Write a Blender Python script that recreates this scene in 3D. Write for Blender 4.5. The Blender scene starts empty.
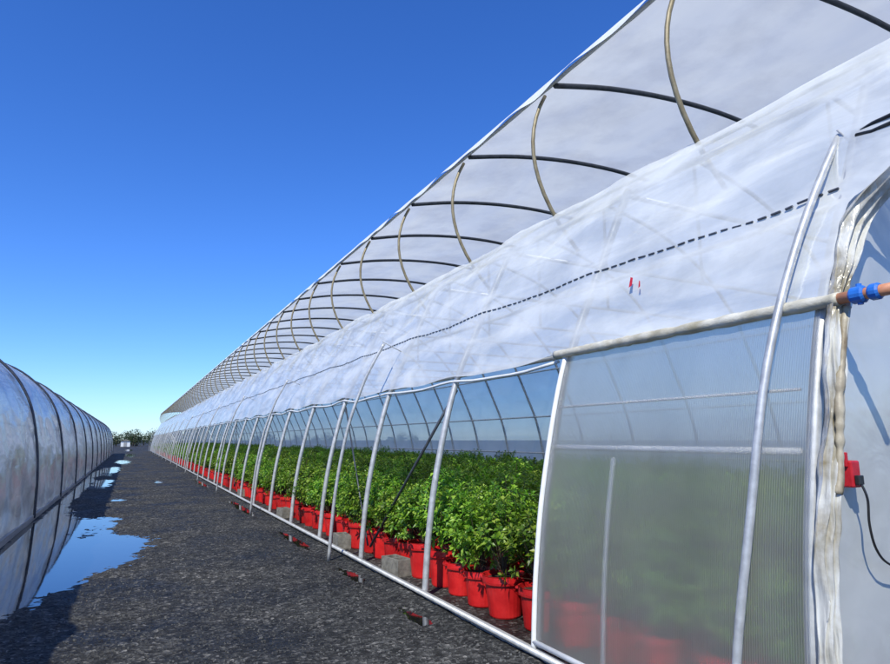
import bpy, math, random
from mathutils import Vector, noise
random.seed(7)
H=1.6
scn=bpy.context.scene
scn.view_settings.view_transform='Standard'
scn.view_settings.look='None'
scn.view_settings.exposure=0

# ------------------------------------------------------------ materials
def newmat(name):
    m=bpy.data.materials.new(name); m.use_nodes=True
    nt=m.node_tree; nt.nodes.clear()
    out=nt.nodes.new('ShaderNodeOutputMaterial')
    return m,nt,out
def N(nt,t,**k):
    n=nt.nodes.new(t)
    for a,v in k.items():
        if a in n.inputs: n.inputs[a].default_value=v
        else: setattr(n,a,v)
    return n
def ramp(nt,src,stops):
    r=nt.nodes.new('ShaderNodeValToRGB')
    e=r.color_ramp.elements
    while len(e)<len(stops): e.new(0.5)
    for i,(p,c) in enumerate(stops):
        e[i].position=p; e[i].color=(c[0],c[1],c[2],1)
    nt.links.new(src,r.inputs[0]); return r
def coords(nt,scale=(1,1,1),rot=(0,0,0)):
    tc=nt.nodes.new('ShaderNodeTexCoord'); mp=nt.nodes.new('ShaderNodeMapping')
    mp.inputs['Scale'].default_value=scale; mp.inputs['Rotation'].default_value=rot
    nt.links.new(tc.outputs['Object'],mp.inputs[0]); return mp.outputs[0]
def tex(nt,vec,scale,detail=4,rough=.6,dist=0.0):
    n=N(nt,'ShaderNodeTexNoise',Scale=scale,Detail=detail,Roughness=rough,Distortion=dist)
    nt.links.new(vec,n.inputs['Vector']); return n.outputs['Fac']
def bump(nt,src,strength,dist=.01,prev=None):
    b=N(nt,'ShaderNodeBump',Strength=strength,Distance=dist)
    nt.links.new(src,b.inputs['Height'])
    if prev: nt.links.new(prev.outputs[0],b.inputs['Normal'])
    return b
def mixs(nt,fac,a,b):
    m=nt.nodes.new('ShaderNodeMixShader')
    if isinstance(fac,float): m.inputs[0].default_value=fac
    else: nt.links.new(fac,m.inputs[0])
    nt.links.new(a,m.inputs[1]); nt.links.new(b,m.inputs[2]); return m.outputs[0]

def mat_simple(name,c1,c2,scale=8,rough=.5,metal=0,bs=.15,stretch=(1,1,1)):
    m,nt,out=newmat(name)
    v=coords(nt,stretch); f=tex(nt,v,scale,5)
    r=ramp(nt,f,[(.35,c1),(.68,c2)])
    p=N(nt,'ShaderNodeBsdfPrincipled',Roughness=rough,Metallic=metal)
    nt.links.new(r.outputs[0],p.inputs['Base Color'])
    f2=tex(nt,v,scale*9,3)
    nt.links.new(bump(nt,f2,bs,.004).outputs[0],p.inputs['Normal'])
    nt.links.new(p.outputs[0],out.inputs[0]); return m

def mat_film(name,transp=.22,transl=.5,col=(.9,.92,.93),gl=.12,rough=.2,dirt=(.7,.7,.67),bscale=1.6,bst=.5,fres=.4,stretch=(1,.3,1.0),dscale=1.1,det=3,var=1.0):
    # smooth polythene: long shallow tension folds, soft haze, a glossy skin
    m,nt,out=newmat(name)
    v=coords(nt)
    v2=coords(nt,stretch,(.5,0,0)); v3=coords(nt,(stretch[0],stretch[1]*1.3,stretch[2]*1.4),(-.45,0,0))
    big=tex(nt,v2,bscale,2.5,.45,.5); cross=tex(nt,v3,bscale*1.7,det,.5,.5)
    b1=bump(nt,big,bst,.07); b2=bump(nt,cross,bst*.8,.035,b1)
    dn=tex(nt,v,dscale,6,.62)
    cr=ramp(nt,dn,[(.32,dirt),(.56,col),(.8,col)])
    d=N(nt,'ShaderNodeBsdfDiffuse'); t=N(nt,'ShaderNodeBsdfTranslucent')
    tr=N(nt,'ShaderNodeBsdfTransparent'); g=N(nt,'ShaderNodeBsdfGlossy',Roughness=rough)
    tr.inputs[0].default_value=(.95,.97,.98,1)
    for s in (d,t):
        nt.links.new(cr.outputs[0],s.inputs['Color'])
    for s in (d,t,g): nt.links.new(b2.outputs[0],s.inputs['Normal'])
    a=mixs(nt,float(transl),d.outputs[0],t.outputs[0])
    tf=N(nt,'ShaderNodeMapRange'); tf.inputs['From Min'].default_value=.36; tf.inputs['From Max'].default_value=.64
    tf.inputs['To Min'].default_value=transp*(1+.8*var); tf.inputs['To Max'].default_value=transp*(1-.55*var)
    nt.links.new(cross,tf.inputs[0])
    a=mixs(nt,tf.outputs[0],a,tr.outputs[0])
    lw=N(nt,'ShaderNodeFresnel',IOR=1.45)
    nt.links.new(b2.outputs[0],lw.inputs['Normal'])
    mm=N(nt,'ShaderNodeMath',operation='MULTIPLY_ADD'); mm.inputs[1].default_value=fres; mm.inputs[2].default_value=gl*.3
    nt.links.new(lw.outputs[0],mm.inputs[0])
    a=mixs(nt,mm.outputs[0],a,g.outputs[0])
    nt.links.new(a,out.inputs[0]); return m

M_roof=mat_film('film_roof',.26,.25,bst=.5,gl=.42,rough=.15,fres=.5,col=(.92,.93,.91),dirt=(.75,.76,.74),det=4,dscale=1.6)
M_flap=mat_film('film_flap',.13,.66,col=(.76,.76,.72),dirt=(.62,.62,.6),gl=.03,bst=.15,fres=.12,bscale=1.0,var=.5)
M_far=mat_film('film_far_side',.2,.45,col=(.94,.94,.88),dirt=(.86,.87,.8),gl=.0,bst=.05,fres=.08,var=.15)
M_left=mat_film('film_left',.22,.3,col=(.86,.88,.88),dirt=(.66,.69,.7),gl=.25,rough=.2,bst=.75,fres=.32,stretch=(1,.4,.9),det=4)
M_end=mat_film('film_end',.06,.35,col=(.76,.77,.75),dirt=(.6,.61,.58),bst=.25,fres=.15,gl=.05)
M_frill=mat_film('film_bunched',.03,.3,col=(.76,.75,.7),dirt=(.29,.24,.14),bst=.6,bscale=9,fres=.2,stretch=(1,1,.12),dscale=3.2)
M_steel=mat_simple('galvanised_steel',(.38,.39,.4),(.56,.57,.58),14,.45,.35,.15)
M_dark=mat_simple('dark_steel',(.05,.055,.07),(.09,.1,.12),12,.45,.4)
M_tan=mat_simple('weathered_tube',(.2,.16,.09),(.32,.27,.17),12,.5,.2)
M_white=mat_simple('white_pvc',(.68,.69,.68),(.8,.8,.8),9,.4)
M_wrap=mat_simple('dirty_wrapped_film',(.36,.32,.22),(.66,.63,.54),9,.45,0,.6,(1,.6,1))
M_stain=mat_simple('stained_film',(.17,.12,.06),(.5,.45,.34),7,.5,0,.5,(1,1,.5))
M_copper=mat_simple('orange_tube',(.5,.2,.1),(.65,.3,.17),20,.4)
M_blue=mat_simple('blue_plastic',(.02,.13,.5),(.03,.18,.6),20,.35)
M_black=mat_simple('black_rubber',(.012,.012,.014),(.03,.03,.03),20,.4)
M_redbox=mat_simple('red_plastic',(.4,.012,.02),(.55,.02,.03),20,.4)
M_block=mat_simple('concrete',(.12,.115,.1),(.24,.23,.2),16,.9,0,.5)
M_soil=mat_simple('potting_soil',(.02,.013,.009),(.05,.035,.02),40,.95,0,.8)
M_bark=mat_simple('bark',(.06,.045,.03),(.12,.09,.06),30,.9,0,.6)
M_wood=mat_simple('baseboard',(.22,.22,.22),(.4,.4,.39),9,.7,0,.4,(1,.1,1))

# pot
m,nt,out=newmat('pot_red'); M_pot=m
v=coords(nt); f=tex(nt,v,9,4)
oi=nt.nodes.new('ShaderNodeObjectInfo')
r=ramp(nt,f,[(.3,(.52,.011,.014)),(.7,(.74,.026,.026))])
p=N(nt,'ShaderNodeBsdfPrincipled',Roughness=.36)
hs=N(nt,'ShaderNodeHueSaturation')
mr=N(nt,'ShaderNodeMapRange'); mr.inputs['To Min'].default_value=.62; mr.inputs['To Max'].default_value=1.0
nt.links.new(oi.outputs['Random'],mr.inputs[0]); nt.links.new(mr.outputs[0],hs.inputs['Value'])
nt.links.new(r.outputs[0],hs.inputs['Color']); nt.links.new(hs.outputs[0],p.inputs['Base Color'])
nt.links.new(p.outputs[0],out.inputs[0])
# leaves
def mat_leaf(name,stops,tl=.35):
    m,nt,out=newmat(name)
    g=nt.nodes.new('ShaderNodeNewGeometry')
    r=ramp(nt,g.outputs['Random Per Island'],stops)
    p=N(nt,'ShaderNodeBsdfPrincipled',Roughness=.38); t=N(nt,'ShaderNodeBsdfTranslucent')
    oi=nt.nodes.new('ShaderNodeObjectInfo'); hs=N(nt,'ShaderNodeHueSaturation')
    mr=N(nt,'ShaderNodeMapRange'); mr.inputs['To Min'].default_value=.65; mr.inputs['To Max'].default_value=1.25
    mh=N(nt,'ShaderNodeMapRange'); mh.inputs['To Min'].default_value=.485; mh.inputs['To Max'].default_value=.515
    nt.links.new(oi.outputs['Random'],mr.inputs[0]); nt.links.new(mr.outputs[0],hs.inputs['Value'])
    nt.links.new(oi.outputs['Random'],mh.inputs[0]); nt.links.new(mh.outputs[0],hs.inputs['Hue'])
    nt.links.new(r.outputs[0],hs.inputs['Color'])
    nt.links.new(hs.outputs[0],p.inputs['Base Color']); nt.links.new(hs.outputs[0],t.inputs['Color'])
    nt.links.new(mixs(nt,tl,p.outputs[0],t.outputs[0]),out.inputs[0]); return m
M_leaf=mat_leaf('leaf_green',[(0,(.04,.12,.01)),(.5,(.13,.28,.018)),(.85,(.28,.45,.035)),(1,(.4,.52,.08))],.4)
M_tree=mat_leaf('tree_leaf',[(0,(.03,.06,.02)),(.6,(.06,.1,.03)),(1,(.13,.14,.05))])

# gravel
def mat_gravel(name,k=1.0):
    m,nt,out=newmat(name); v=coords(nt)
    vo=N(nt,'ShaderNodeTexVoronoi',Scale=34.0); nt.links.new(v,vo.inputs['Vector'])
    vo2=N(nt,'ShaderNodeTexVoronoi',Scale=90.0); nt.links.new(v,vo2.inputs['Vector'])
    big=tex(nt,v,.7,7,.62); mid=tex(nt,v,8,5,.7)
    sep=nt.nodes.new('ShaderNodeSeparateColor'); nt.links.new(vo.outputs['Color'],sep.inputs[0])
    r1=ramp(nt,sep.outputs[0],[(0,(.012*k,.012*k,.012*k)),(.55,(.027*k,.027*k,.027*k)),(.9,(.055*k,.055*k,.054*k)),(1,(.13*k,.125*k,.12*k))])
    r2=ramp(nt,mid,[(.35,(.5,.5,.5)),(.65,(1.3,1.3,1.29))])
    r3=ramp(nt,big,[(.38,(.52,.52,.52)),(.6,(1.3,1.28,1.24))])
    mx=N(nt,'ShaderNodeMix',data_type='RGBA',blend_type='MULTIPLY'); mx.inputs[0].default_value=1
    nt.links.new(r1.outputs[0],mx.inputs[6]); nt.links.new(r2.outputs[0],mx.inputs[7])
    mx2=N(nt,'ShaderNodeMix',data_type='RGBA',blend_type='MULTIPLY'); mx2.inputs[0].default_value=1
    nt.links.new(mx.outputs[2],mx2.inputs[6]); nt.links.new(r3.outputs[0],mx2.inputs[7])
    p=N(nt,'ShaderNodeBsdfPrincipled')
    p.inputs['Specular IOR Level'].default_value=.2
    rr=N(nt,'ShaderNodeMapRange'); rr.inputs['From Min'].default_value=.35; rr.inputs['From Max'].default_value=.6
    rr.inputs['To Min'].default_value=.5; rr.inputs['To Max'].default_value=.9
    nt.links.new(big,rr.inputs[0]); nt.links.new(rr.outputs[0],p.inputs['Roughness'])
    nt.links.new(mx2.outputs[2],p.inputs['Base Color'])
    b=bump(nt,vo.outputs['Distance'],.85,.016); b2=bump(nt,vo2.outputs['Distance'],.6,.006,b); b3=bump(nt,mid,.6,.02,b2)
    nt.links.new(b3.outputs[0],p.inputs['Normal']); nt.links.new(p.outputs[0],out.inputs[0]); return m
M_gravel=mat_gravel('dark_gravel',1.4); M_ground=mat_gravel('ground_gravel',1.5)
M_stone=mat_simple('pebble',(.02,.02,.021),(.12,.12,.115),3,.75,0,.4)
# water
m,nt,out=newmat('water'); M_water=m
v=coords(nt); f=tex(nt,v,6,3)
p=N(nt,'ShaderNodeBsdfPrincipled',Roughness=.03,IOR=2.5); p.inputs['Base Color'].default_value=(.012,.012,.012,1)
nt.links.new(bump(nt,f,.03,.01).outputs[0],p.inputs['Normal']); nt.links.new(p.outputs[0],out.inputs[0])
# polycarbonate panel
m,nt,out=newmat('polycarbonate'); M_panel=m
v=coords(nt)
wv=N(nt,'ShaderNodeTexWave',Scale=24.0,Distortion=.0); wv.bands_direction='Y'; nt.links.new(v,wv.inputs['Vector'])
dn=tex(nt,coords(nt,(1,1,.5)),2.0,6)
b=bump(nt,wv.outputs['Fac'],.4,.004); b=bump(nt,dn,.3,.03,b)
rf=N(nt,'ShaderNodeBsdfRefraction',Roughness=.4,IOR=1.14); rf.inputs[0].default_value=(1,1,1,1)
tl=N(nt,'ShaderNodeBsdfTranslucent'); df=N(nt,'ShaderNodeBsdfDiffuse'); gl=N(nt,'ShaderNodeBsdfGlossy',Roughness=.2)
tp=N(nt,'ShaderNodeBsdfTransparent'); tp.inputs[0].default_value=(1,1,1,1)
cc=ramp(nt,dn,[(.3,(.66,.67,.65)),(.6,(.84,.85,.82))])
for s in (tl,df): nt.links.new(cc.outputs[0],s.inputs[0])
for s in (rf,tl,df,gl): nt.links.new(b.outputs[0],s.inputs['Normal'])
a=mixs(nt,.45,df.outputs[0],tl.outputs[0]); a2=mixs(nt,.3,rf.outputs[0],tp.outputs[0])
wm=N(nt,'ShaderNodeMapRange'); wm.inputs['To Min'].default_value=.68; wm.inputs['To Max'].default_value=.8
nt.links.new(wv.outputs['Fac'],wm.inputs[0])
a=mixs(nt,wm.outputs[0],a,a2)
fr=N(nt,'ShaderNodeFresnel',IOR=1.22); nt.links.new(b.outputs[0],fr.inputs['Normal'])
nt.links.new(mixs(nt,fr.outputs[0],a,gl.outputs[0]),out.inputs[0])

# ------------------------------------------------------------ mesh helpers
class MB:
    def __init__(s): s.v=[]; s.f=[]
    def grid(s,rows):
        o=len(s.v); n=len(rows[0])
        for r in rows: s.v+= [tuple(p) for p in r]
        for i in range(len(rows)-1):
            for j in range(n-1):
                a=o+i*n+j; s.f.append((a,a+1,a+n+1,a+n))
    def tube(s,path,r,n=8,cap=True,phase=0):
        path=[Vector(p) for p in path]; o=len(s.v)
        L=len(path)
        for i,p in enumerate(path):
            t=(path[min(i+1,L-1)]-path[max(i-1,0)]).normalized()
            ref=Vector((0,1,0)) if abs(t.y)<.8 else Vector((0,0,1))
            a=(ref-t*ref.dot(t)).normalized(); b=t.cross(a)
            rr=r(i) if callable(r) else r
            for k in range(n):
                an=2*math.pi*k/n+phase
                s.v.append(tuple(p+a*math.cos(an)*rr+b*math.sin(an)*rr))
        for i in range(L-1):
            for k in range(n):
                s.f.append((o+i*n+k,o+i*n+(k+1)%n,o+(i+1)*n+(k+1)%n,o+(i+1)*n+k))
        if cap:
            s.f.append(tuple(o+k for k in range(n))[::-1]); s.f.append(tuple(o+(L-1)*n+k for k in range(n)))
    def box(s,x0,x1,y0,y1,z0,z1):
        o=len(s.v)
        s.v+=[(x,y,z) for x in (x0,x1) for y in (y0,y1) for z in (z0,z1)]
        s.f+=[tuple(o+i for i in q) for q in ((0,1,3,2),(4,6,7,5),(0,4,5,1),(2,3,7,6),(0,2,6,4),(1,5,7,3))]
    def obj(s,name,mat,parent=None,smooth=True,bevel=0):
        me=bpy.data.meshes.new(name); me.from_pydata(s.v,[],s.f); me.update()
        if mat: me.materials.append(mat)
        if smooth: me.polygons.foreach_set('use_smooth',[True]*len(me.polygons))
        ob=bpy.data.objects.new(name,me); scn.collection.objects.link(ob)
        if parent: ob.parent=parent
        if bevel:
            b=ob.modifiers.new('b','BEVEL'); b.width=bevel; b.segments=2
        return ob
def empty(name):
    e=bpy.data.objects.new(name,None); scn.collection.objects.link(e); return e
def catmull(pts,n=6):
    out=[]; P=[pts[0]]+list(pts)+[pts[-1]]
    for i in range(1,len(P)-2):
        p0,p1,p2,p3=[Vector(q) for q in P[i-1:i+3]]
        for k in range(n):
            t=k/n
            out.append(.5*((2*p1)+(p2-p0)*t+(2*p0-5*p1+4*p2-p3)*t*t+(3*p1-p0-3*p2+p3)*t**3))
    out.append(Vector(pts[-1])); return out
def at_z(poly,z):
    for a,b in zip(poly,poly[1:]):
        if (a[1]-z)*(b[1]-z)<=0 and a[1]!=b[1]:
            k=(z-a[1])/(b[1]-a[1]); return a[0]+(b[0]-a[0])*k
    return poly[-1][0]
def nz(x,y,z=0): return noise.noise(Vector((x,y,z)))
def sm(a,b,x):
    t=min(1,max(0,(x-a)/(b-a))); return t*t*(3-2*t)
def ridged(a,b,c): return 1-2*abs(nz(a,b,c))

# ------------------------------------------------------------ profiles (x, z)
SIDE=catmull([(2.86,0),(2.90,.6),(3.0,1.3),(3.22,2.2),(3.55,2.95),(4.0,3.9),(4.12,4.06)],6)
def side_x(z): return at_z(SIDE,z)
RIDGE=(7.3,5.8)
YN,YF=1.95,105.0
BAY=2.03; POST0=4.15
FLAP=catmull([(3.9,5.5),(4.7,5.68),(5.6,5.8),(6.5,5.84),RIDGE],4)
FAR=[Vector((14.6-p[0],p[1])) for p in SIDE]
RIGHT=catmull([RIDGE,(8.6,5.45),(9.7,4.85),(10.48,4.06)],4)[:-1]+FAR[::-1]

gh=empty('greenhouse')
mb=MB(); y=POST0; ys=[]
while y<YF: ys.append(y); y+=BAY
for y in [YN+.04]+ys:
    mb.tube([(p[0],y,p[1]) for p in SIDE[:-6]],.036,8)
mb.obj('side_hoops',M_steel,gh)
mb=MB()
for y in [YN+.04]+ys:
    mb.tube([(p[0],y,p[1]) for p in RIGHT],.034,6)
    mb.tube([(4.0,y,3.85),(10.6,y,3.85)],.025,6); mb.tube([(7.3,y,3.87),(7.3,y,5.78)],.025,6)
for (x,z) in ((10.72,3.6),(11.2,2.3),(11.55,1.2),(7.3,5.76)):
    mb.tube([(x-.03,YN,z),(x-.03,YF,z)],.022,6)
mb.obj('far_hoops',M_steel,gh)
mb=MB(); yb=5.2-BAY*2
fb=[]
while yb<YF: 
    if yb>1.1: fb.append(yb)
    yb+=1.97
for y in fb: mb.tube([(p[0],y,p[1]-.04) for p in FLAP],.03,6)
mb.obj('vent_bars',M_dark,gh)
mb=MB()
for y in fb:
    y+=.28
    pts=[]
    for k in range(13):
        t=k/12; a=Vector((4.02,3.7)); b=Vector((3.97,5.5))
        p=a.lerp(b,t); p.x-= .27*4*t*(1-t)
        p.x+= .35*(1-t)**2
        pts.append((p.x,y,p.y))
    mb.tube(pts,.022,8)
mb.obj('vent_rack_arms',M_tan,gh)
def yr(a,b,s):
    n=max(1,int(round((b-a)/s))); return [a+(b-a)*i/n for i in range(n+1)]
YL=yr(1.2,16,.12)+yr(16,YF,.5)[1:]
rows=[]
Fp=catmull([(p[0],p[1]) for p in FLAP],2)
for y in YL:
    ph=((y-fb[0])/1.97)%1; sag=math.sin(math.pi*ph)*.035
    r=[]
    for i,p in enumerate(Fp):
        k=i/(len(Fp)-1)
        r.append((p[0],y,p[1]+.012-sag*math.sin(math.pi*min(1,k+.25)*.8)+.012*nz(p[0]*2,y*2,3)))
    rows.append(r)
mb=MB(); mb.grid(rows); mb.obj('roof_vent_film',M_flap,gh)
mb=MB(); mb.tube([(3.9+.006*nz(y*2,1),y,5.5-.0+.008*nz(y*3,9)) for y in YL],.022,8); mb.obj('vent_edge_bar',M_white,gh)
mb=MB()
rows=[]
for y in yr(1.2,30,.09)+yr(30,YF,.5)[1:]:
    rows.append([(3.88-.022*k+.006*nz(y*2,k),y,5.55-.035*k*(1+.7*nz(y*1.6,7))) for k in range(4)])
mb.grid(rows); mb.obj('vent_edge_fringe',M_white,gh)
# roof / side film
def film_y0(z): return 1.93-.62*sm(2.85,3.3,z)
def film_off(y,z):
    ph=((y-POST0)/BAY)%1
    off=.06+.03*nz(y*.8+z*1.2,z*1.6,1)-.03*math.sin(math.pi*ph)*(1 if z>2.95 else .5)
    off+=.012*max(0,ridged(y*.7-z*1.4,z*.7+y*.3,8)-.4)/.6
    off+=.010*max(0,ridged(y*1.5+z*2.6,z*.8-y*.5,18)-.5)/.5
    return off-.015*math.exp(-((z-2.95)/.03)**2)
def film_pt(y,z,extra=0):
    x=side_x(z); dz=.02
    tx=(side_x(min(z+dz,4.05))-side_x(z-dz)); tzl=math.hypot(tx,.04); n=Vector((-.04/tzl,tx/tzl))
    off=film_off(y,z)+extra
    return x+n.x*off, z+n.y*off
zs=[2.28+(4.04-2.28)*i/50 for i in range(51)]
rows=[]
allY=yr(1.93,16,.06)+yr(16,40,.2)[1:]+yr(40,YF,.8)[1:]
for y in allY:
    r=[]
    for z in zs:
        x,zz=film_pt(y,z)
        k=max(0,1-(y-1.93)/1.6); yy=y-(1.93-film_y0(z))*k
        ph=((y-POST0)/BAY)%1
        hem=1 if y>4.3 else max(0,(y-1.9)/2.4)*.3
        lower=max(0,1-(z-2.28)/.35)
        zz-= lower*hem*(.035*math.sin(math.pi*ph)+.03*nz(y*1.3,2))
        zz+= .035*nz(y*.8,5)*sm(3.7,4.04,z)
        r.append((x,yy,zz))
    rows.append(r)
mb=MB(); mb.grid(rows); mb.obj('roof_side_film',M_roof,gh)
mb=MB()
for z,rr in ((3.9,.03),(2.95,.018),(2.32,.022)):
    mb.tube([(side_x(z)+.06,YN,z),(side_x(z)+.06,YF,z)],rr,8)
mb.obj('purlins',M_steel,gh)
# stitched seam clips lie on the film surface
mb=MB(); y=2.0
while y<45:
    l=.05+random.random()*.03
    x1,z1=film_pt(y,3.0,.011); x2,z2=film_pt(y+l,3.0,.011)
    h=.009; o=len(mb.v)
    mb.v+=[(x1,y,z1),(x1+h*.5,y,z1+h),(x2+h*.5,y+l,z2+h),(x2,y+l,z2),(x1+.012,y,z1-.004),(x1+.012+h*.5,y,z1+h-.004),(x2+.012+h*.5,y+l,z2+h-.004),(x2+.012,y+l,z2-.004)]
    for q in ((0,1,2,3),(4,7,6,5),(0,4,5,1),(3,2,6,7),(1,5,6,2),(0,3,7,4)): mb.f.append(tuple(o+i for i in q))
    y+=l+.035
mb.obj('seam_clips',M_dark,gh,smooth=False)
mb=MB(); mb.tube([(4.07+.02*nz(y*1.2,3),y,4.02+.035*nz(y*.8,5)) for y in yr(1.35,YF,.2)],.018,8); mb.obj('eave_hem',M_white,gh)
# roll-up tube
mb=MB(); ry=yr(1.86,4.25,.03)
mb.tube([(side_x(2.3)-.075,y,2.31) for y in ry],lambda i:.036+.009*nz(ry[i]*7,2)+.005*nz(ry[i]*22,5),14)
mb.obj('roll_up_tube',M_wrap,gh)
mb=MB(); ry2=yr(4.25,YF,.25)
mb.tube([(side_x(2.27)-.04,y,2.25-.035*math.sin(math.pi*(((y-POST0)/BAY)%1))-.03*nz(y*1.3,2)) for y in ry2],.015,8)
mb.obj('film_hem_roll',M_white,gh)
mb=MB(); X=side_x(2.3)-.075
mb.tube([(X,1.5,2.31),(X,1.9,2.31)],.03,14); mb.obj('roll_tube_end',M_copper,gh)
mb=MB(); mb.tube([(X,1.73,2.31),(X,1.74,2.31),(X,1.79,2.31),(X,1.80,2.31)],lambda i:[.034,.044,.044,.036][i],16)
mb.tube([(X,1.66,2.31),(X,1.67,2.31),(X,1.70,2.31),(X,1.71,2.31)],lambda i:[.034,.042,.042,.036][i],16)
mb.tube([(X,1.76,2.26),(X,1.76,2.365)],.014,8)
mb.obj('blue_coupling',M_blue,gh,smooth=False)
mb=MB()
mb.box(2.80,2.84,YN,YF,.0,.07); mb.obj('base_board',M_wood,gh,smooth=False,bevel=.004)
mb=MB(); mb.tube([(2.77,YN,.07),(2.77,YF,.07)],.022,8)
mb.obj('base_rail',M_steel,gh)
# guide poles outside the wall
mb=MB(); k=0
y=2.36
GP=catmull([(2.50,0),(2.55,.9),(2.68,1.75),(2.86,2.35),(2.98,2.65),(3.13,2.95)],5)
GN=catmull([(2.74,0),(2.78,.6),(2.87,1.2),(3.03,2.0),(3.33,2.75),(3.72,3.42)],5)
while y<YF:
    P=GN if k==0 else GP
    L=len(P); sl=.30
    mb.tube([(p[0],y-sl*i/L,p[1]) for i,p in enumerate(P)],.023,10)
    tp=P[-1]; yt=y-sl
    if k==0: mb.tube([(tp[0]-.03,yt-.0,tp[1]+.03),(tp[0]+.0,yt-.14,tp[1]-.2)],.006,6)
    else:
        mb.tube([(tp[0]-.02,yt+.02,tp[1]+.03),(side_x(2.86)-.06,yt+.1,2.86)],.007,6)
    y+=6.12; k+=1
mb.obj('guide_poles',M_steel,gh)
mb=MB()
for ya in (6.18,18.4,36,60,84):
    mb.tube([(3.24,ya,2.15),(2.98,ya+2.0,.2)],.017,6) 
    mb.tube([(3.24,ya+4.06,2.15),(2.98,ya+2.1,.2)],.012,6)
mb.obj('side_braces',M_dark,gh)
# black strap loop hanging off the end of the roof film
mb=MB(); mb.tube([(3.70,1.95,3.385),(3.69,1.86,3.40),(3.68,1.72,3.40),(3.67,1.66,3.375),(3.66,1.72,3.345),(3.67,1.86,3.345),(3.68,1.95,3.365),(3.70,1.95,3.385)],.012,8)
mb.obj('strap_handle',M_black,gh)

# polycarbonate panel
pz=[0.04+(2.3-.04)*i/30 for i in range(31)]
mb=MB(); mb.grid([[(side_x(z)-.045-.004*nz(y*2,z*2),y,z) for z in pz[1:]] for y in yr(1.97,4.12,.1)])
mb.obj('polycarbonate_panel',M_panel,gh)
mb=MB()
mb.tube([(side_x(z)-.05,4.14,z) for z in pz],.022,8)
mb.tube([(side_x(1.54)+.02,2.06,1.54),(side_x(1.54)+.02,4.12,1.54)],.02,8)
mb.tube([(side_x(1.86)-.02,2.06,1.86),(side_x(1.86)-.02,4.12,1.86)],.009,8)  # no frame part: thin white bar added to imitate the panel's glare streak
mb.tube([(side_x(z)+.03,3.45,z) for z in pz[:20]],.011,8)
mb.tube([(side_x(.1)-.05,2.0,.115),(side_x(.1)-.05,4.14,.115)],.02,8)
mb.obj('panel_frame_and_glare_bar',M_white,gh)

# bunched film at corner
def frill(name,zr,y0,w,amp,par):
    rows=[]
    for i in range(200):
        z=zr[0]+(zr[1]-zr[0])*i/199; r=[]
        ww=w*(.75+.5*nz(z*1.6,7)+.9*sm(2.3,3.1,z))
        for j in range(28):
            u=j/27
            base=side_x(min(z,4.0))-.05+.05*sm(2.2,2.9,z)
            f1=math.sin(u*20+nz(z*.8,3)*5+nz(z*2.5,1)*1.2)*amp*(.8+.6*nz(z*1.6,u*2,4)+.2)
            r.append((base+(u-.5)*ww+nz(z*1.5,9)*.05+.012*nz(z*8,u*6)+.02*nz(z*4,u), y0-u*.04+f1-.018*nz(z*5,u*7,2)-.42*sm(2.75,3.3,z), z))
        rows.append(r)
    mb=MB(); mb.grid(rows); return mb.obj(name,M_frill,par)
frill('bunched_film',(.05,3.12),1.9,.11,.022,gh)
mb=MB(); mb.tube([(side_x(z)-.02+.03*nz(z*3,8),1.855+.01*nz(z*5,2),z) for z in yr(1.35,2.27,.015)],lambda i:.02+.010*nz(i*.13,3)+.006*nz(i*.4,7),9)
mb.obj('tied_film_bundle',M_stain,gh)

# end walls
def endwall(y,name):
    prof=[(p[0],p[1]) for p in SIDE]+[(4.8,4.6),(5.9,5.35),(7.3,5.78)]
    rows=[]
    for i in range(41):
        x=2.9+(7.3-2.9)*i/40
        zt=0
        for a,b in zip(prof,prof[1:]):
            if a[0]<=x<=b[0] and b[0]>a[0]: zt=a[1]+(b[1]-a[1])*(x-a[0])/(b[0]-a[0])
        rows.append((x,max(zt,.05)))
    full=rows+[(14.6-x,z) for x,z in rows[::-1][1:]]
    mb=MB(); mb.grid([[(x,y+.02*nz(x*2,z*k/12*2,3),z*k/12+.02) for k in range(13)] for x,z in full])
    mb.obj(name,M_end,gh)
    mb=MB()
    for x in (4.6,6.1,8.5,10.0):
        zt=[z for xx,z in full if xx>=x][0]; mb.tube([(x,y+.05,0),(x,y+.05,zt)],.03,8)
    mb.tube([(3.12,y+.05,1.75),(11.4,y+.05,1.75)],.022,8); mb.tube([(6.1,y+.055,2.4),(8.5,y+.055,2.4)],.03,8)
    mb.obj(name+'_frame',M_white,gh)
endwall(1.96,'end_wall_film'); endwall(YF,'far_end_wall_film')
mb=MB(); mb.grid([[(p[0]+.05,y,p[1]+.04) for p in RIGHT] for y in yr(YN,YF,1.0)]); mb.obj('far_roof_film',M_far,gh)
mb=MB(); mb.box(2.86,11.8,YN,YF,-.1,.0); mb.obj('greenhouse_floor',M_ground,gh,smooth=False)
mb=MB()
def film_x(z): return side_x(z)-.095
for (y,z,s,w_) in ((3.50,2.77,.07,.035),(3.40,2.74,.045,.02)):
    mb.grid([[(film_x(z)-.012,y,z),(film_x(z+s)-.012,y+.02,z+s)],[(film_x(z)-.012,y+w_,z-.01),(film_x(z+s)-.012,y+w_+.01,z+s+.01)]])
mb.obj('red_tape',M_redbox,gh)

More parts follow.
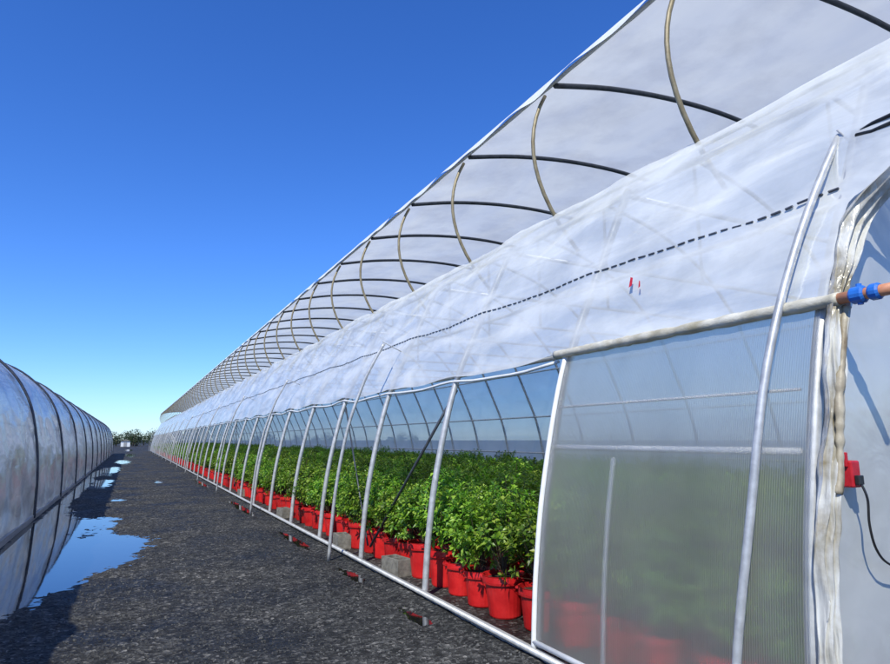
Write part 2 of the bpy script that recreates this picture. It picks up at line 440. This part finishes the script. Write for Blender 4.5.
# electrical box + cable on end wall
eb=empty('electrical_box')
mb=MB(); mb.box(3.17,3.24,1.885,1.945,1.37,1.50); mb.obj('housing',M_redbox,eb,smooth=False,bevel=.008)
mb=MB(); mb.box(3.18,3.22,1.86,1.884,1.385,1.43); mb.obj('socket',M_black,eb,smooth=False,bevel=.004)
mb=MB(); mb.box(3.155,3.175,1.90,1.94,1.47,1.54); mb.obj('tape_tail',M_redbox,eb,smooth=False,bevel=.003)
cp=[Vector(p) for p in ((3.20,1.87,1.40),(3.21,1.85,1.32),(3.22,1.86,1.2),(3.27,1.87,1.08),(3.38,1.88,1.0),(3.6,1.89,.95),(3.9,1.9,.98))]
mb=MB(); mb.tube([tuple(p) for p in catmull(cp,6)],.006,8); mb.obj('cable',M_black,eb)

# ------------------------------------------------------------ left greenhouse
g2=empty('greenhouse')
LP=catmull([(-1.67,0),(-1.69,.8),(-1.78,1.6),(-2.0,2.4),(-2.45,3.05),(-3.3,3.62),(-4.9,3.95)],5)
LR=[Vector((-9.8-p[0],p[1])) for p in LP[::-1]][1:]
LF=LP+LR; LE=82
LFd=catmull([tuple(p) for p in LF],2)
rows=[]
for y in yr(3,30,.1)+yr(30,LE,.5)[1:]:
    r=[]
    for i,p in enumerate(LFd):
        ph=((y-4.6)/5.35*3)%1
        o=.03+.03*nz(y*.8+p[1]*1.2,p[1]*1.1,2)-.035*math.sin(math.pi*ph)
        o+=.018*max(0,ridged(y*.6-p[1]*1.0,p[1]*.6+y*.3,5)-.4)/.6+.014*max(0,ridged(y*1.2+p[1]*2,p[1]*.7-y*.4,15)-.5)/.5
        d=Vector((p[0]+4.9,p[1]-1.2)).normalized()
        r.append((p[0]+d.x*o,y,max(.02,p[1]+d.y*o)))
    rows.append(r)
mb=MB(); mb.grid(rows); mb.obj('hoop_house_film',M_left,g2)
mb=MB(); y=4.6
while y<LE:
    mb.tube([(p[0]*1.0+(.06 if p[0]>-4.9 else -.06)*min(1,abs(p[0]+4.9)),y,p[1]+.05) for p in LF],.026,8); y+=5.35
mb.obj('outer_hoops',M_dark,g2)
mb=MB(); y=4.6
while y<LE:
    mb.tube([(p[0]-.03*(1 if p[0]>-4.9 else -1),y+1.78,p[1]-.03) for p in LF],.02,6)
    mb.tube([(p[0]-.03*(1 if p[0]>-4.9 else -1),y+3.56,p[1]-.03) for p in LF],.02,6); y+=5.35
for i in (12,20,30): 
    p=LF[i]; mb.tube([(p[0]-.05,3,p[1]-.05),(p[0]-.05,LE,p[1]-.05)],.016,6)
mb.obj('inner_hoops',M_steel,g2)
mb=MB(); mb.box(-1.66,-1.61,3,LE,.0,.11); mb.box(-8.19,-8.14,3,LE,.0,.11); mb.obj('base_board',M_wood,g2,smooth=False,bevel=.004)
for yy in (3,LE):
    mb=MB(); mb.grid([[(p[0],yy,p[1]*k/8+.02) for k in range(9)] for p in LF]); mb.obj('end_film',M_end,g2)
mb=MB(); mb.box(-8.2,-1.66,3,LE,-.1,-.002); mb.obj('hoop_house_floor',M_ground,g2,smooth=False)

# ------------------------------------------------------------ ground, road, puddles
mb=MB(); mb.grid([[(-3000,-500,-.07),(-3000,4000,-.07)],[(3000,-500,-.07),(3000,4000,-.07)]]); mb.obj('ground',M_ground,smooth=False)
BAS=[(-.6,10.2,.66,1.9,1.2),(-1.3,12.5,.34,5.0,1.2),(-.15,11.2,.5,1.4,1.1),(-.6,14.2,.6,1.8,1.0),(-1.1,8.4,.5,1.5,1.2),(-.75,27,.42,3.0,1.2),(-.85,38,.5,5.5,1.2),(-.3,52,.6,6,1.1),(.1,75,.6,10,1.1),(1.1,26.8,.2,1.0,1.),(.0,110,.8,12,1.1),
     (2.46,5.6,.10,.5,1.0),(2.5,7.3,.10,.8,1.0),(2.5,10.5,.10,1.4,1.0),(2.5,16,.14,2.5,1.0),(2.5,25,.14,4,.95),(-1.4,22,.24,5,1.),(-1.4,32,.22,7,1.),(-.2,19.5,.25,.8,.8)]
def hroad(x,y):
    h=.022+.012*nz(x*.9,y*.5,1)+.010*nz(x*2.7,y*2.2,4)+.008*nz(x*8,y*7,6)+.009*nz(x*21,y*19,9)
    b=0
    for bx,by,sx,sy,a in BAS:
        q=((x-bx)/sx)**2+((y-by)/sy)**2
        if q<6: b+=a*math.exp(-q)
    return h-.034*min(b,1.2)
xs=[-1.68+4.5*i/112 for i in range(113)]
rows=[]
for y in yr(-3,3,.3)+yr(3,30,.04)[1:]+yr(30,60,.12)[1:]+yr(60,150,.5)[1:]:
    rows.append([(x,y,hroad(x,y)) for x in xs])
mb=MB(); mb.grid(rows); mb.obj('gravel_road',M_gravel)
mb=MB(); mb.grid([[(-1.66,3,.0),(-1.66,150,.0)],[(2.74,3,.0),(2.74,150,.0)]]); mb.obj('puddle',M_water,smooth=False)
mb=MB()
for i in range(14000):
    y=3.0+random.random()**1.8*16; x=random.uniform(-1.6,2.75); z=hroad(x,y)
    if z<.002: continue
    s=random.uniform(.004,.012)*(1.6 if random.random()<.05 else 1); o=len(mb.v)
    an=random.random()*6
    for k in range(5):
        a=an+k*1.2566; mb.v.append((x+math.cos(a)*s*random.uniform(.7,1.2),y+math.sin(a)*s*random.uniform(.7,1.2),z-.002))
    for k in range(5):
        a=an+k*1.2566+.3; mb.v.append((x+math.cos(a)*s*.6,y+math.sin(a)*s*.6,z+s*random.uniform(.5,.8)))
    for k in range(5): mb.f.append((o+k,o+(k+1)%5,o+5+(k+1)%5,o+5+k))
    mb.f.append(tuple(o+5+k for k in range(5)))
mb.obj('loose_gravel',M_stone,smooth=False)

def block(x,y,rot=0,sx=.2,sy=.4,sz=.19):
    e=MB()
    hx,hy=sx/2,sy/2; w=.035
    for a in ((-hx,-hx+w,-hy,hy),(hx-w,hx,-hy,hy)): e.box(a[0],a[1],a[2],a[3],0,sz)
    for yy in (-hy,-w/2,hy-w): e.box(-hx+w,hx-w,yy,yy+w,0,sz-.002)
    ob=e.obj('concrete_block',M_block,None,False); ob.location=(x,y,.0); ob.rotation_euler=(0,0,rot)
for x,y,r in ((3.02,7.35,.15),(3.0,9.5,-.1),(3.02,13.6,.1),(3.02,19.2,0)): block(x,y,r)

# ------------------------------------------------------------ potted plants
def plant_mesh(seed):
    rnd=random.Random(seed); v=[];f=[];mi=[]
    n=26
    def ring(r,z):
        o=len(v) 
        for k in range(n):
            a=2*math.pi*k/n; v.append((r*math.cos(a),r*math.sin(a),z))
        return o
    prof=[(.14,0),(.146,.012),(.175,.285),(.196,.29),(.199,.31),(.196,.355),(.200,.362),(.188,.362),(.182,.335),(.178,.32)]
    rs=[ring(r,z) for r,z in prof]
    for q,(a,b) in enumerate(zip(rs,rs[1:])):
        for k in range(n): f.append((a+k,a+(k+1)%n,b+(k+1)%n,b+k)); mi.append(0)
    f.append(tuple(rs[-1]+k for k in range(n))); mi.append(1)
    for a0 in (0,math.pi):
        o=len(v)
        for rr_ in (.196,.225):
            for da in (-.22,.22):
                for z in (.325,.345): v.append((math.cos(a0+da)*rr_,math.sin(a0+da)*rr_,z))
        for q in ((0,1,3,2),(4,6,7,5),(0,4,5,1),(2,3,7,6),(0,2,6,4),(1,5,7,3)): f.append(tuple(o+i for i in q)); mi.append(0)
    hgt=rnd.uniform(.99,1.17)
    for s in range(118):
        a=rnd.uniform(0,6.283); q=rnd.random()
        el=math.asin(min(1,q**.8))
        rr=rnd.uniform(.72,1.1) if rnd.random()<.75 else rnd.uniform(.35,.7)
        cz=.56
        d=Vector((math.cos(a)*math.cos(el),math.sin(a)*math.cos(el),math.sin(el)))
        if rnd.random()<.3: d.z-=rnd.uniform(.1,.6)
        tip=Vector((d.x*.34*rr,d.y*.34*rr,cz+d.z*(hgt-cz)*rr*(1 if d.z>0 else .5)))
        base=Vector((d.x*.04,d.y*.04,.34+.1*rnd.random()))
        if rnd.random()<.5:
            o=len(v); w=.004
            side=Vector((-d.y,d.x,0)); side=side.normalized()*w if side.length>1e-4 else Vector((w,0,0))
            v.extend([tuple(base-side),tuple(base+side),tuple(tip+side*.5),tuple(tip-side*.5)]); f.append((o,o+1,o+2,o+3)); mi.append(3)
        ax=(d+Vector((rnd.uniform(-.3,.3),rnd.uniform(-.3,.3),.6))).normalized()
        u=ax.orthogonal().normalized(); w_=ax.cross(u)
        nl=rnd.randint(7,10)
        for l in range(nl):
            an=l*2.4+rnd.uniform(-.3,.3); lvl=l/nl
            out=(u*math.cos(an)+w_*math.sin(an))
            ld=(out*(1-.55*lvl)+ax*(.05+.9*lvl)+Vector((0,0,-.15*(1-lvl)))).normalized()
            L=rnd.uniform(.06,.092)*(1-.3*lvl); W=L*.25
            sd=ld.cross(ax); sd=sd.normalized() if sd.length>1e-3 else u
            up=sd.cross(ld).normalized()
            b=tip-ax*.05*(1-lvl)+ax*.01; o=len(v)
            v.extend([tuple(b),tuple(b+ld*L*.5+sd*W+up*W*.35),tuple(b+ld*L*.52-up*0.001),tuple(b+ld*L*.5-sd*W+up*W*.35),tuple(b+ld*L-Vector((0,0,.012)))])
            f.extend([(o,o+2,o+1),(o,o+3,o+2),(o+1,o+2,o+4),(o+2,o+3,o+4)]); mi.extend([2]*4)
    me=bpy.data.meshes.new('potted_shrub'); me.from_pydata(v,[],f); me.update()
    for mm in (M_pot,M_soil,M_leaf,M_bark): me.materials.append(mm)
    me.polygons.foreach_set('material_index',mi); return me
PM=[plant_mesh(s) for s in range(6)]
pe=empty('potted_shrubs')
x=3.26
row=0
while x<11.3:
    y=2.42+(row%2)*.22
    while y<YF-1:
        ob=bpy.data.objects.new('potted_shrub',random.choice(PM)); scn.collection.objects.link(ob); ob.parent=pe
        dx=.17*(1-sm(3.9,4.9,y)) if row==0 else (.09 if row==1 and y<4.3 else 0)
        ob.location=(x+dx+random.uniform(-.035,.035),y+random.uniform(-.04,.04),.002); ob.rotation_euler=(random.uniform(-.03,.03),random.uniform(-.03,.03),random.random()*6.28)
        s=random.uniform(.93,1.06)*(.9 if row==0 and y<4.4 else 1); ob.scale=(s,s,s*random.uniform(.91,1.1))
        y+=.46 if y<45 else .56
    x+=.47 if row<6 else .6; row+=1

# ------------------------------------------------------------ distant trees and shed
def trees():
    v=[];f=[];mb=MB(); rnd=random.Random(3)
    for i in range(40):
        cx=rnd.uniform(-70,90) if i>16 else rnd.uniform(-12,9); cy=rnd.uniform(165,230); h=rnd.uniform(2.6,5)
        mb.tube([(cx,cy,-.1),(cx+.1,cy,h*.6)],lambda k:[.18,.06][k],6)
        for q in range(520):
            c=noise.random_unit_vector()*(rnd.random()**.4) 
            px=cx+c.x*h*.5; py=cy+c.y*h*.42; pz=h*.52+c.z*h*.46+.5*nz(px,py,c.z*3)
            s=rnd.uniform(.15,.4); a=noise.random_unit_vector()*s; b=noise.random_unit_vector()*s
            o=len(v); v.extend([(px,py,pz),(px+a.x,py+a.y,pz+a.z),(px+b.x,py+b.y,pz+b.z)]); f.append((o,o+1,o+2))
    t=MB(); t.v=v; t.f=f; e=empty('distant_trees'); t.obj('foliage',M_tree,e,False); mb.obj('trunks',M_bark,e)
trees()
sh=empty('storage_shed')
mb=MB(); mb.box(-1.9,.1,170,172,0,1.3); mb.obj('walls',M_white,sh,False)
mb=MB(); mb.v=[(-2.0,169.8,1.3),(.2,169.8,1.3),(.2,172.2,1.3),(-2.0,172.2,1.3),(-.9,169.8,1.8),(-.9,172.2,1.8)]
mb.f=[(0,1,4),(2,3,5),(1,2,5,4),(3,0,4,5),(0,3,2,1)]; mb.obj('roof',M_block,sh,False)
mb=MB(); mb.box(-1.3,-.6,169.95,170.0,0.02,1.1); mb.obj('door',M_wood,sh,False)

# ------------------------------------------------------------ light, sky, camera
sd=Vector((-.50,-.50,.76)).normalized()
el=math.asin(sd.z); rot=math.atan2(sd.x,sd.y)
w=bpy.data.worlds.new('World'); scn.world=w; w.use_nodes=True; nt=w.node_tree
bg=nt.nodes['Background']; sky=nt.nodes.new('ShaderNodeTexSky'); sky.sky_type='NISHITA'; sky.sun_disc=False
sky.sun_elevation=el; sky.sun_rotation=rot; sky.air_density=1.0; sky.dust_density=.05; sky.ozone_density=3.0
hs=nt.nodes.new('ShaderNodeHueSaturation'); hs.inputs['Saturation'].default_value=1.2
mx=nt.nodes.new('ShaderNodeMix'); mx.data_type='RGBA'; mx.blend_type='MULTIPLY'; mx.inputs[0].default_value=1; mx.inputs[7].default_value=(.62,.87,1.4,1)
nt.links.new(sky.outputs[0],hs.inputs['Color']); nt.links.new(hs.outputs[0],mx.inputs[6]); nt.links.new(mx.outputs[2],bg.inputs[0]); bg.inputs[1].default_value=.145
L=bpy.data.lights.new('sun','SUN'); L.energy=5.0; L.angle=math.radians(.5); L.color=(1,.97,.83)
lo=bpy.data.objects.new('sun',L); scn.collection.objects.link(lo); lo.rotation_euler=sd.to_track_quat('Z','Y').to_euler()
cam=bpy.data.cameras.new('camera'); cam.lens=25.08; cam.sensor_width=36; cam.clip_end=6000; cam.clip_start=.05
co=bpy.data.objects.new('camera',cam); scn.collection.objects.link(co); co.location=(0,0,H)
co.rotation_euler=(math.radians(90+9.88),0,math.radians(-26.59)); scn.camera=co
